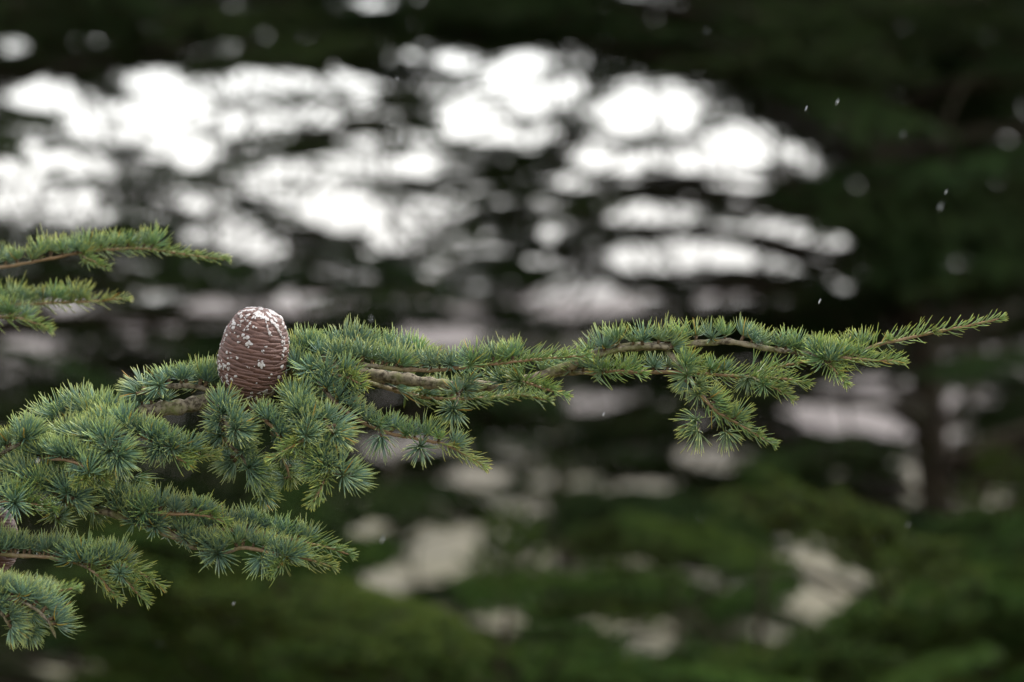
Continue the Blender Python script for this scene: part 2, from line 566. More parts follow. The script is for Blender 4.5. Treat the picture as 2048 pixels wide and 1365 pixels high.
# upper right part of the limb with its row of tufts and the leader
t_lead = twig(B, O, [(1325, 694, .01), (1345, 696, .01), (1400, 687, .005), (1460, 684, .0), (1510, 692, .0), (1560, 700, .0), (1620, 708, .0), (1690, 711, .0), (1730, 700, .0), (1780, 684, .0), (1870, 664, .0),
          (1940, 650, .0), (2000, 637, .0)], 8, 3, sp=20, rng_t=(0.0, 0.62), sig=34, mean=0, size=.95, shoot=(0.5, 1.0), dens=.62)
twig(B, O, [(1180, 716, .01), (1240, 700, .005), (1300, 694, .0), (1345, 697, .0)], 5, 5, sp=24, rng_t=(0, 1), sig=32, mean=10, shoot=None, size=.98)
twig(B, O, [(1590, 706, .0), (1650, 714, -.012), (1700, 718, -.02), (1760, 722, -.025), (1802, 724, -.03)], 6, 3, sp=26, rng_t=(0, .7), sig=55, mean=15, size=.9, shoot=(.25, 1))
twig(B, O, [(1640, 713, -.005), (1665, 735, -.02), (1690, 765, -.03)], 4, 2.5, sp=22, rng_t=(0, .7), sig=80, mean=60, size=1.0, shoot=(.3, 1))
# lower fork of the limb
t_low = twig(B, O, [(1060, 757, .03), (1130, 748, .035), (1200, 742, .035), (1290, 745, .03), (1370, 746, .03), (1430, 751, .02), (1500, 754, .015), (1570, 758, .01), (1612, 766, .005)], 7, 3, sp=25, rng_t=(0.03, .75), sig=48, mean=15, size=.92, shoot=(.55, 1))
twig(B, O, [(1140, 745, .03), (1190, 748, .01), (1240, 742, -.01), (1285, 746, -.02)], 4, 2.5, sp=24, rng_t=(0, .6), sig=60, mean=30, size=.9, shoot=(.35, 1))
twig(B, O, [(1495, 754, .01), (1540, 770, .0), (1580, 795, -.005)], 3.5, 2.2, sp=30, rng_t=(0, .5), sig=70, mean=90, size=.8, shoot=(.15, 1))
twig(B, O, [(1500, 750, .025), (1540, 737, .03), (1590, 726, .035), (1645, 720, .04)], 4, 2.2, sp=None, shoot=(.0, 1), dens=.7)
# hanging side twig
t_hang = twig(B, O, [(1335, 697, .01), (1352, 722, .0), (1375, 750, -.01), (1395, 785, -.015), (1410, 803, -.02), (1435, 828, -.02), (1470, 848, -.02), (1505, 868, -.02), (1545, 888, -.02)],
              6.5, 3, sp=17, rng_t=(0.15, .72), sig=80, mean=20, size=.98, shoot=(.5, 1), slen=.9)
star(t_hang, 1378, 750, -.015, 1.05, -.4, .1, seed=3); star(t_hang, 1395, 838, -.03, 1.0, -.7, .3, seed=4)
star(t_hang, 1398, 858, -.03, 1.0, -.6, .7, seed=5); star(t_hang, 1452, 862, -.03, .9, .2, .9, seed=6)
# long twig running along the top of the limb
twig(B, O, [(640, 722, .0), (690, 726, -.01), (735, 733, -.015), (800, 738, -.02), (870, 738, -.02), (930, 733, -.025), (985, 727, -.025), (1050, 723, -.03), (1110, 717, -.03), (1172, 712, -.03)],
     6.5, 3, sp=14, rng_t=(0.0, .82), sig=48, mean=8, size=1.0, shoot=(.6, 1), dens=1.1)
twig(B, O, [(590, 730, .02), (640, 705, .03), (690, 700, .03), (750, 706, .035), (800, 712, .04), (850, 722, .04)], 6, 3, sp=16, rng_t=(0, 1), sig=42, mean=0, shoot=None)
# twigs right of the cone
twig(B, O, [(575, 745, .01), (600, 738, -.01), (640, 745, -.02), (690, 752, -.03), (725, 770, -.04)], 6, 3, sp=15, rng_t=(0, .95), sig=65, mean=15, size=1.0, shoot=(.75, 1))
twig(B, O, [(560, 755, .03), (585, 720, .03), (620, 700, .02)], 5, 4, sp=13, rng_t=(0, 1), sig=50, mean=0, shoot=None)
t_mid = twig(B, O, [(600, 752, .0), (640, 772, -.015), (665, 800, -.03), (700, 832, -.035), (735, 852, -.035), (775, 868, -.035), (830, 880, -.035), (880, 890, -.035), (920, 905, -.035), (966, 932, -.035)],
             6.5, 3, sp=22, rng_t=(0.05, .9), sig=42, mean=5, size=1.0, shoot=(.78, 1))
star(t_mid, 840, 892, -.04, 1.05, 0, .3, seed=8); star(t_mid, 762, 868, -.035, .95, 0, 1.8, seed=9)
star(t_mid, 700, 775, -.02, 1.0, .1, -.2, seed=10)
# twigs below the limb, right of the middle
twig(B, O, [(1000, 768, .01), (1040, 764, -.01), (1065, 768, -.02), (1095, 778, -.03), (1128, 790, -.035)], 4.5, 2.6, sp=22, rng_t=(.0, .6), sig=70, mean=30, size=1.1, shoot=(.4, 1))
t_dn = twig(B, O, [(930, 768, .02), (918, 790, .0), (907, 818, -.02)], 4, 3, sp=20, rng_t=(0, .7), sig=90, mean=20, shoot=None)
star(t_dn, 907, 818, -.022, 1.1, 0, .35, seed=12)
twig(B, O, [(700, 752, .06), (790, 783, .13), (870, 797, .15), (960, 797, .16), (1030, 790, .17), (1094, 800, .17)], 6, 3, sp=30, rng_t=(.2, .7), sig=70, mean=10, size=.95, shoot=(.4, 1), dens=1.2)
# front clump below the cone
twig(B, O, [(440, 795, .0), (440, 815, -.03), (452, 845, -.05), (478, 862, -.055)], 7, 4, sp=14, rng_t=(.5, 1), sig=65, mean=25, shoot=None, size=1.05)
twig(B, O, [(500, 800, .0), (512, 830, -.03), (535, 845, -.05), (555, 868, -.06), (572, 900, -.065)], 7, 3, sp=13, rng_t=(0.5, .9), sig=60, mean=25, shoot=(.85, 1), size=1.05)
twig(B, O, [(560, 770, .0), (585, 800, -.03), (605, 840, -.055), (612, 875, -.07), (580, 895, -.08), (545, 917, -.085)], 7, 3, sp=11, rng_t=(0.25, .75), sig=70, mean=20, shoot=(.7, 1), size=1.12)
twig(B, O, [(600, 785, .01), (625, 820, -.02), (635, 870, -.045), (648, 915, -.06), (655, 945, -.07), (645, 970, -.08), (626, 1006, -.085)], 7, 3, sp=12, rng_t=(0.05, .82), sig=75, mean=25, shoot=(.75, 1), size=1.12)
twig(B, O, [(640, 920, -.06), (668, 945, -.07), (700, 958, -.07)], 3.5, 2.5, sp=12, rng_t=(0, 1), sig=70, mean=20, shoot=None, size=1.1)
twig(B, O, [(490, 800, .02), (490, 850, .02), (500, 900, .02), (516, 950, .02), (525, 985, .02), (530, 1008, .02)], 5.5, 2.6, sp=17, rng_t=(0.2, .95), sig=100, mean=60, shoot=(.8, 1), size=.98)
twig(B, O, [(470, 860, .0), (478, 900, .0), (470, 925, .0)], 3.5, 2.5, sp=16, rng_t=(0.1, 1), sig=90, mean=-40, shoot=None, size=.9)
twig(B, O, [(455, 850, -.02), (450, 880, -.02), (485, 915, -.02), (500, 945, -.02)], 4, 2.6, sp=14, rng_t=(0.1, 1), sig=95, mean=30, shoot=None, size=1.0)
twig(B, O, [(540, 860, -.02), (560, 905, -.02), (575, 940, -.02), (580, 965, -.02)], 4, 2.6, sp=14, rng_t=(0.1, 1), sig=95, mean=30, shoot=(.8, 1), size=1.0)
twig(B, O, [(600, 860, -.05), (650, 850, -.06), (668, 870, -.065)], 4, 2.8, sp=13, rng_t=(0.1, 1), sig=70, mean=20, shoot=None, size=1.08)
# left of the cone, above the limb
twig(B, O, [(440, 793, .01), (400, 775, .0), (350, 770, -.01), (310, 775, -.01), (275, 790, -.01)], 6, 4, sp=15, rng_t=(0, 1), sig=55, mean=10, shoot=None, size=1.05)
twig(B, O, [(460, 790, .02), (430, 760, .03), (400, 762, .03)], 5, 4, sp=14, rng_t=(0, 1), sig=45, mean=0, shoot=None)
# left mass
twig(B, O, [(220, 858, .0), (180, 830, .01), (140, 835, .02), (80, 855, .03)], 6, 4, sp=14, rng_t=(0, 1), sig=55, mean=0, shoot=None, size=1.05)
twig(B, O, [(180, 872, -.01), (235, 858, -.03), (290, 875, -.045), (340, 897, -.05), (385, 905, -.05), (430, 912, -.05)], 6, 3, sp=12, rng_t=(0, .85), sig=55, mean=10, shoot=(.75, 1), size=1.08)
twig(B, O, [(300, 880, -.045), (340, 905, -.055), (375, 928, -.06)], 3.5, 2.5, sp=16, rng_t=(0, .8), sig=65, mean=40, shoot=(.6, 1), size=1.0)
twig(B, O, [(120, 895, .0), (165, 885, -.04), (210, 890, -.06), (235, 915, -.07)], 6, 4, sp=11, rng_t=(0, 1), sig=65, mean=20, shoot=None, size=1.1)
twig(B, O, [(60, 925, .0), (110, 920, -.04), (160, 930, -.07), (178, 948, -.08), (156, 968, -.085)], 6, 3, sp=11, rng_t=(0, .9), sig=65, mean=20, shoot=(.8, 1), size=1.1)
twig(B, O, [(150, 930, -.06), (185, 945, -.07), (212, 965, -.075)], 3.5, 2.5, sp=16, rng_t=(0, .7), sig=65, mean=20, shoot=(.6, 1))
twig(B, O, [(190, 900, .0), (235, 930, .0), (262, 960, .0)], 5, 3, sp=16, rng_t=(0.1, 1), sig=90, mean=50, shoot=None)
twig(B, O, [(-60, 950, .03), (-20, 930, .0), (20, 900, -.02), (60, 880, -.02)], 6, 4, sp=11, rng_t=(0, 1), sig=60, mean=10, shoot=None, size=1.1)
# lower fork with its two long fingers
t_fork = twig(B, O, [(30, 938, .02), (80, 955, .0), (115, 985, -.01), (165, 1010, -.02), (215, 1022, -.03), (260, 1038, -.035), (320, 1062, -.04), (360, 1080, -.04), (400, 1100, -.04)],
              9, 6.5, sp=10, rng_t=(0.12, .98), sig=75, mean=12, shoot=None, size=1.0)
twig(B, O, [(245, 1034, -.035), (300, 1030, -.045), (360, 1030, -.05), (405, 1032, -.05), (450, 1045, -.05)], 5.5, 3, sp=13, rng_t=(0, .95), sig=48, mean=5, shoot=(.7, 1), size=1.08)
twig(B, O, [(360, 1075, -.035), (420, 1060, -.03), (480, 1062, -.03), (530, 1068, -.03), (580, 1077, -.03), (640, 1090, -.03), (700, 1110, -.03)], 6, 3, sp=15, rng_t=(0, .78), sig=42, mean=5, shoot=(.62, 1), size=1.0)
t_f2 = twig(B, O, [(395, 1097, -.04), (440, 1108, -.05), (480, 1098, -.055), (520, 1102, -.06), (560, 1112, -.06), (610, 1118, -.06), (664, 1134, -.06)], 6, 3, sp=17, rng_t=(0, .8), sig=55, mean=15, shoot=(.6, 1), size=1.0)
star(t_f2, 436, 1108, -.055, 1.18, 0, .1, seed=21); star(t_f2, 525, 1112, -.06, 1.0, -.1, .5, seed=22)
twig(B, O, [(572, 1112, -.06), (565, 1125, -.068), (547, 1143, -.075)], 3.5, 2.4, sp=16, rng_t=(0, .7), sig=80, mean=30, shoot=(.35, 1))
twig(B, O, [(110, 980, .03), (140, 1000, .03), (110, 1030, .03), (120, 1045, .03)], 4.5, 2.6, sp=20, rng_t=(0.2, 1), sig=100, mean=60, shoot=(.7, 1), size=.95)
twig(B, O, [(150, 1008, .0), (175, 1000, .0), (200, 1030, .0)], 4, 2.4, sp=22, rng_t=(0.1, 1), sig=90, mean=40, shoot=(.6, 1), size=.9)
t_st = twig(B, O, [(-50, 985, -.01), (0, 1003, -.04), (35, 1006, -.06), (70, 1010, -.065), (106, 1017, -.065)], 4.5, 2.6, sp=13, rng_t=(0, .7), sig=75, mean=35, shoot=(.6, 1), size=1.12)
star(t_st, 30, 1005, -.065, 1.15, 0, 0, seed=25)

twig(B, O, [(70, 950, .0), (95, 960, -.03), (120, 985, -.05), (150, 1000, -.06)], 5, 3, sp=13, rng_t=(0.1, 1), sig=70, mean=25, shoot=None, size=1.05)
twig(B, O, [(170, 1010, -.02), (215, 1000, -.03), (262, 1005, -.04)], 4, 3, sp=14, rng_t=(0.1, 1), sig=60, mean=10, shoot=None, size=1.0)
twig(B, O, [(20, 935, .0), (45, 955, -.03), (85, 975, -.05)], 4, 3, sp=14, rng_t=(0.1, 1), sig=75, mean=30, shoot=None, size=1.0)
# second branch, below
B2, O2 = branch('cedar_branch', (-380, 1130, 0.03), 'lower cedar branch in front of the half hidden cone, ending in forked green shoots', 'near cedar branches')
twig(B2, O2, [(-380, 1130, .03), (-150, 1112, .0), (-30, 1108, -.02), (40, 1111, -.03), (95, 1113, -.035), (140, 1124, -.04), (185, 1128, -.045), (240, 1132, -.05), (280, 1148, -.05), (320, 1172, -.05)],
     10, 3, sp=9.5, rng_t=(0.3, .9), sig=50, mean=5, shoot=(.82, 1), size=1.15, name='limb')
twig(B2, O2, [(150, 1125, -.045), (185, 1142, -.06), (235, 1196, -.07)], 4, 2.4, sp=20, rng_t=(0, .5), sig=70, mean=30, shoot=(.3, 1))
twig(B2, O2, [(205, 1130, -.045), (245, 1155, -.06), (290, 1202, -.065)], 4, 2.4, sp=26, rng_t=(0, .5), sig=70, mean=30, shoot=(.3, 1))

# third branch, bottom corner
B3, O3 = branch('cedar_branch', (-320, 1230, 0.0), 'shaded drooping cedar branch hanging lowest, below the forked green shoots', 'near cedar branches')
twig(B3, O3, [(-320, 1230, .0), (-120, 1200, -.05), (-10, 1197, -.09), (30, 1200, -.1), (62, 1212, -.1), (90, 1237, -.1), (104, 1258, -.1), (112, 1278, -.1)], 9, 3, sp=13, rng_t=(0.35, .97), sig=55, mean=5, shoot=None, size=1.0, name='limb')
twig(B3, O3, [(-20, 1197, -.09), (5, 1230, -.1), (20, 1255, -.1)], 4, 2.5, sp=12, rng_t=(0.1, 1), sig=80, mean=60, shoot=None, size=1.0)
twig(B3, O3, [(30, 1200, -.09), (50, 1225, -.07), (60, 1262, -.07)], 4, 2.5, sp=14, rng_t=(0.1, 1), sig=80, mean=40, shoot=None, size=1.0)
twig(B3, O3, [(-60, 1198, -.07), (20, 1190, .1), (90, 1183, .22), (152, 1177, .24)], 4, 2.5, sp=24, rng_t=(0.3, .9), sig=50, mean=5, shoot=(.4, 1), size=.95)

# branches high on the left, a little behind the plane of focus
B4, O4 = branch('cedar_branch', (-330, 545, 0.30), 'slender cedar branch with brown bare wood and one small hanging side shoot, highest of all', 'near cedar branches')
twig(B4, O4, [(-330, 545, .30), (-100, 538, .30), (0, 534, .30), (50, 527, .30), (100, 519, .30), (160, 506, .30), (230, 498, .30), (300, 496, .30), (380, 510, .30), (452, 519, .30)],
     5.5, 3, sp=26, rng_t=(0.3, .82), sig=28, mean=0, shoot=(.62, 1), size=1.0, name='limb', slen=.85)
twig(B4, O4, [(155, 508, .30), (185, 522, .28), (214, 536, .27)], 3.5, 2.4, sp=22, rng_t=(0, .6), sig=60, mean=20, shoot=(.2, 1), size=.75, slen=.7)
B5, O5 = branch('cedar_branch', (-330, 590, 0.33), 'short pale green cedar branch forked in two, under the slender one', 'near cedar branches')
twig(B5, O5, [(-330, 590, .33), (-100, 588, .33), (-10, 606, .33), (50, 610, .33), (100, 606, .33), (150, 604, .33), (200, 602, .33), (253, 598, .33)], 5, 3, sp=17, rng_t=(0.35, .85), sig=35, mean=0, shoot=(.68, 1), size=1.0, name='limb', slen=.85)
twig(B5, O5, [(-100, 592, .33), (-20, 630, .31), (35, 637, .30), (65, 645, .30), (98, 657, .30)], 4, 2.6, sp=20, rng_t=(0.2, .8), sig=60, mean=10, shoot=(.45, 1), size=.95)

# ------------------------------------------------------------------ cones
def make_cone(px, base_y, top_y, half_w, dz, lean, seed, label, resin=True):
    rn = np.random.default_rng(seed); rr = random.Random(seed)
    base = fg(px[0], base_y, dz)
    H = (base_y - top_y) / PXM * 1.02
    Rm = half_w / PXM
    root = link('cedar_cone', None, None, base)
    tag(root, label, 'cone', 'cedar cones')
    rot = Euler(lean).to_matrix()
    prof_z = np.array([0, .03, .10, .22, .36, .48, .62, .76, .87, .945, .988, 1.0])
    prof_r = np.array([.26, .38, .58, .87, .985, 1.0, .965, .875, .74, .60, .40, .05])
    def R(z): return np.interp(z, prof_z, prof_r) * Rm
    def Rs(z):
        return (R(np.clip(z - .02, 0, 1)) + 2 * R(z) + R(np.clip(z + .02, 0, 1))) / 4
    def surf(ph, z, off):
        r = Rs(z) + off
        v = np.stack([r * np.cos(ph), r * np.sin(ph), z * H * np.ones_like(ph)], -1)
        return v
    Rt = np.array(rot)
    def world(v): return v @ Rt.T
    # core
    zs = np.linspace(0, .998, 26)
    P = np.stack([0 * zs, 0 * zs, zs * H], 1)
    V, F = tube_arrays(P, np.maximum(Rs(zs) - np.where(zs > .93, 0.0008, 0.0022), 0.0004), 20)
    c = link('core', mesh('core', world(V), F, [M_CORE]), root, (0, 0, 0))
    # closed tip
    zt = np.array([.93, .955, .975, .99, 1.0, 1.003])
    Vt, Ft = tube_arrays(np.stack([0 * zt, 0 * zt, zt * H], 1), [float(Rs(.93)), float(Rs(.955)) + .0006, float(Rs(.975)) + .0006, float(Rs(.99)), float(Rs(1.0)) + .0015, .0006], 18, rn, .03)
    link('tip', mesh('tip', world(Vt), Ft, [M_CONE], None, {'along': np.full(len(Vt), .5)}), root, (0, 0, 0))
    # stalk
    V, F = tube_arrays(np.array([[0, 0, -.012], [0, 0, -.006], [0, 0, .002], [0, 0, .004]]), [.004, .0045, .006, .006], 8, rn, .08)
    G = Geo(); G.add(world(V), F, 0, np.zeros(len(V)), np.zeros(len(V)))
    link('stalk', G.build('stalk', [M_SPUR]), root, (0, 0, 0))
    # imbricated scales in golden-angle spiral, equal area
    n = 176
    zz = np.linspace(0, 1, 400)
    ds = np.sqrt(np.gradient(Rs(zz)) ** 2 + (H * np.gradient(zz)) ** 2)
    cum = np.cumsum(Rs(zz) * ds); cum /= cum[-1]
    for i in range(n):
        zc = np.interp((i + 0.5) / n, cum, zz)
        ph0 = i * 2.399963 + rr.gauss(0, .05)
        r = max(Rs(zc), 0.004)
        half = min(1.3, (0.0185 * (0.55 + 0.45 * r / Rm) + rr.uniform(-.0008, .0008)) / r)
        hv = 0.0072 * (0.6 + 0.4 * r / Rm)
        nu, nv = 10, 5
        us = np.linspace(-1, 1, nu)
        vs_ = np.linspace(0, 1, nv)
        tilt = rr.gauss(0, .035); amp = rr.uniform(-.0004, .0004); ph_w = rr.uniform(0, 6.28)
        Vo, A = [], []
        for side in (0, 1):
            for v in vs_:
                # rounded fan: narrow tucked base, wide arched lip
                wfac = (0.45 + 0.55 * v ** 0.6)
                arch = -0.0022 * (np.abs(us) ** 2.4) * v
                lip = hv * (v - 0.45) + arch + amp * np.sin(us * 4 + ph_w) * v + tilt * us * half * r
                z = np.clip(zc + lip / H, 0.0, 0.997)
                ph = ph0 + us * half * wfac
                off = (-0.0022 + 0.0033 * v ** .45) - 0.0006 * side * (0.35 + 0.65 * (1 - abs(v - .5))) - 0.0012 * np.abs(us) ** 3
                if v == 1.0: off = off - 0.00045
                Vo.append(surf(ph, z, off)); A.append(np.full(nu, v))
        Vo = np.concatenate(Vo); A = np.concatenate(A)
        Fq = []
        for sgn in (0, 1):
            o0 = sgn * nu * nv
            for a in range(nv - 1):
                for b in range(nu - 1):
                    q = [o0 + a * nu + b, o0 + a * nu + b + 1, o0 + (a + 1) * nu + b + 1, o0 + (a + 1) * nu + b]
                    Fq.append(q if sgn == 0 else q[::-1])
        k = nu * nv
        for b in range(nu - 1):   # top lip closing
            t0 = (nv - 1) * nu + b
            Fq.append([t0, t0 + 1, k + t0 + 1, k + t0])
        for a in range(nv - 1):
            l0, l1 = a * nu, (a + 1) * nu
            Fq.append([l0, l1, k + l1, k + l0])
            r0_, r1_ = a * nu + nu - 1, (a + 1) * nu + nu - 1
            Fq.append([r1_, r0_, k + r0_, k + r1_])
        ctr = surf(np.array([ph0]), np.array([zc]), 0.0)[0]
        wv = world(Vo); wc = world(ctr[None])[0]
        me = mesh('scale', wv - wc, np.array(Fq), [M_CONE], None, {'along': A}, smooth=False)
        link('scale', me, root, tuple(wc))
    # dried resin: flakes, and runs that trickle down
    def blob(ph, z, sx, sz, hgt):
        m, q = 5, 11
        Vb = []
        jj = rn.uniform(.3, 1.5, q); jj = (jj * 2 + np.roll(jj, 1) + np.roll(jj, -1)) / 4
        for a in range(m):
            f = a / (m - 1)
            rad_ = math.sin(f * math.pi / 2 + .001)
            for b in range(q):
                an = 2 * math.pi * b / q
                du = math.cos(an) * rad_ * sx * jj[b]; dv = math.sin(an) * rad_ * sz * jj[b]
                rloc = max(float(Rs(z)), .003)
                p = surf(np.array([ph + du / rloc]), np.array([np.clip(z + dv / H, 0, .999)]), 0.0009 + hgt * .6 * (1 - f ** 2.2) * rn.uniform(.7, 1.2) - .0008 * (f > .99))[0]
                Vb.append(p)
        Fb = []
        for a in range(m - 1):
            for b in range(q):
                Fb.append([a * q + b, a * q + (b + 1) % q, (a + 1) * q + (b + 1) % q, (a + 1) * q + b])
        return np.array(Vb), np.array(Fb)
    def resin_part(name, items):
        Vs, Fs, nn = [], [], 0
        for it in items:
            V, F = blob(*it); Vs.append(V); Fs.append(F + nn); nn += len(V)
        link(name, mesh(name, world(np.concatenate(Vs)), np.concatenate(Fs), [M_RESIN]), root, (0, 0, 0))
    if resin:
        front = -math.pi / 2
        for i in range(120):
            ph = front + rr.uniform(-1.6, 1.6) if i < 100 else rr.uniform(0, 6.28)
            z = 1 - rr.random() ** 1.25 * .93
            s = rr.uniform(.0004, .0012) if rr.random() < .7 else rr.uniform(.0012, .0018)
            items = [(ph, z, s * rr.uniform(.8, 1.5), s, .0006)]
            for _ in range(rr.randint(0, 3)):
                items.append((ph + rr.gauss(0, .05), z + rr.gauss(0, .014), s * rr.uniform(.4, .9), s * rr.uniform(.4, .8), .0005))
            resin_part('resin_flake', items)
        def run(pts, w, name='resin_run'):
            items = []
            for (p0, z0), (p1, z1) in zip(pts[:-1], pts[1:]):
                m = max(2, int((abs(z1 - z0) * H + abs(p1 - p0) * Rm * .7) / .0012))
                for j in range(m):
                    f = j / m
                    if rr.random() < .3: continue
                    items.append((front + p0 + (p1 - p0) * f + rr.gauss(0, .035), z0 + (z1 - z0) * f + rr.gauss(0, .006), w * rr.uniform(.3, 1.4), w * rr.uniform(.6, 1.4), .0006))
            resin_part(name, items)
        run([(.1, .992), (-.25, .955), (-.33, .90), (-.36, .80), (-.31, .74), (-.2, .69), (-.17, .65)], .0010)
        run([(.2, .98), (.5, .945), (.75, .92), (.85, .87), (.80, .80)], .0012)
        run([(-.1, .985), (.3, .965), (.5, .955)], .0009)
        run([(.35, .93), (.42, .87), (.45, .82)], .0012)
        run([(.95, .9), (1.0, .8), (1.03, .7), (1.05, .58)], .0009)
        run([(-.95, .42), (-.85, .33), (-.72, .29), (-.70, .2), (-.72, .13)], .0010)
        run([(-.6, .93), (-.72, .88), (-.8, .83)], .0007)
        run([(0.3, .56), (.32, .5), (.33, .46)], .0011)
        for j in range(9):
            a_, r_a = rr.uniform(0, 6.28), .0085 * math.sqrt(rr.random())
            cxy = np.array([math.cos(a_) * r_a, math.sin(a_) * r_a, 0])
            zb = H * (1.001 - .035 * (r_a / .0085) ** 2)
            Pc = cxy + np.array([[0, 0, zb - .003], [0, 0, zb], [.0003, 0, zb + .0006], [0, 0, zb + .0009]])
            rl = rr.uniform(.0012, .0026)
            Vc, Fc = tube_arrays(Pc, [rl, rl, rl * .7, rl * .1], 10, rn, .2)
            link('resin_flake', mesh('resin_flake', world(Vc), Fc, [M_RESIN]), root, (0, 0, 0))
        resin_part('resin_flake', [(j * .9, .985, .0016, .0014, .0008) for j in range(7)])
        for _ in range(4):
            resin_part('resin_flake', [(rr.uniform(0, 6.28), rr.uniform(.9, .985), rr.uniform(.001, .002), rr.uniform(.001, .0018), .0007) for _ in range(3)])
    return root

make_cone((491, 0), 800, 614, 69, 0.0, (math.radians(14), math.radians(11), 0), 11,
          'upright brown cedar cone streaked and flecked with white dried resin')
make_cone((-32, 0), 1158, 1012, 66, 0.02, (0, math.radians(3), 0), 12,
          'dull brown cedar cone mostly hidden behind the lower branch', resin=False)

# ------------------------------------------------------------------ background cedars
def spray_mesh(seed, mat, length=0.75, tsp=0.018, nneed=40, wid=0.0028):
    """a flat layered spray of twigs (wood) and its needles, +X outwards"""
    r = np.random.default_rng(seed); rr = random.Random(seed)
    wood, need = Geo(), Geo()
    paths = []
    n = 14
    u = np.linspace(0, 1, n)
    main = np.stack([u * length, 0.05 * np.sin(u * 3 + rr.uniform(0, 6)) * u, -0.05 * u * u + 0.02 * np.sin(u * 5)], 1)
    paths.append((main, .008, .003))
    s = 0.10
    side = 1
    while s < 0.95:
        i = int(s * (n - 1))
        L = (0.34 * (1 - s) + 0.07) * rr.uniform(.7, 1.15)
        an = math.radians(rr.uniform(38, 68)) * side
        m = 8
        v = np.linspace(0, 1, m)
        dx, dy = math.cos(an), math.sin(an)
        pth = main[i] + np.stack([v * L * dx + .15 * v * v * L, v * L * dy, -0.10 * L * v * v + rr.uniform(-.06, .06) * L * v], 1)
        paths.append((pth, .004, .002))
        if L > .16:
            for f in (.45, .7):
                j = int(f * (m - 1)); L2 = L * .4 * rr.uniform(.7, 1.2); a2 = an + math.radians(rr.choice([-45, 45]))
                pth2 = pth[j] + np.stack([v * L2 * math.cos(a2), v * L2 * math.sin(a2), -0.15 * L2 * v * v], 1)
                paths.append((pth2, .003, .0018))
        side = -side
        s += rr.uniform(.045, .075)
    base, dd, bb, LL = [], [], [], []
    for pth, ra, rb in paths:
        V, F = tube_arrays(pth, np.linspace(ra, rb, len(pth)), 5)
        wood.add(V, F, 0, np.zeros(len(V)), np.zeros(len(V)))
        seg = np.linalg.norm(np.diff(pth, axis=0), axis=1); cum = np.concatenate([[0], np.cumsum(seg)])
        for q in np.arange(tsp * .5, cum[-1], tsp):
            q = min(cum[-1], q + rr.uniform(-.3, .3) * tsp)
            c = np.array([np.interp(q, cum, pth[:, a]) for a in range(3)])
            ax = norm(np.array([rr.gauss(0, .45), rr.gauss(0, .45), 1.0 if rr.random() < .85 else -.8]))
            x = norm(np.cross(ax, [0.3, 1, 0.2])); y = np.cross(ax, x)
            for _ in range(nneed):
                th = math.radians(10 + 75 * rr.random() ** .6); ph = rr.uniform(0, 6.28)
                d = ax * math.cos(th) + (x * math.cos(ph) + y * math.sin(ph)) * math.sin(th)
                base.append(c + ax * .004); dd.append(d); bb.append(ax * .12); LL.append(rr.uniform(.016, .022))
    base, dd, bb, LL = map(np.array, (base, dd, bb, LL))
    V, F, T, R = needle_ribbon(base, dd, bb, LL, np.full(len(LL), wid), r)
    need.add(V, F, 0, T, R)
    pick = r.choice(len(base), 420, replace=False)
    return wood.build('bough', [M_FARBARK]), need.build('needles', [mat]), base[pick] + norm(dd[pick]) * .012, length

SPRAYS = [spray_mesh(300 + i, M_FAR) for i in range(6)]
SAPS = [spray_mesh(330 + i, M_SAP, length=.55) for i in range(4)]

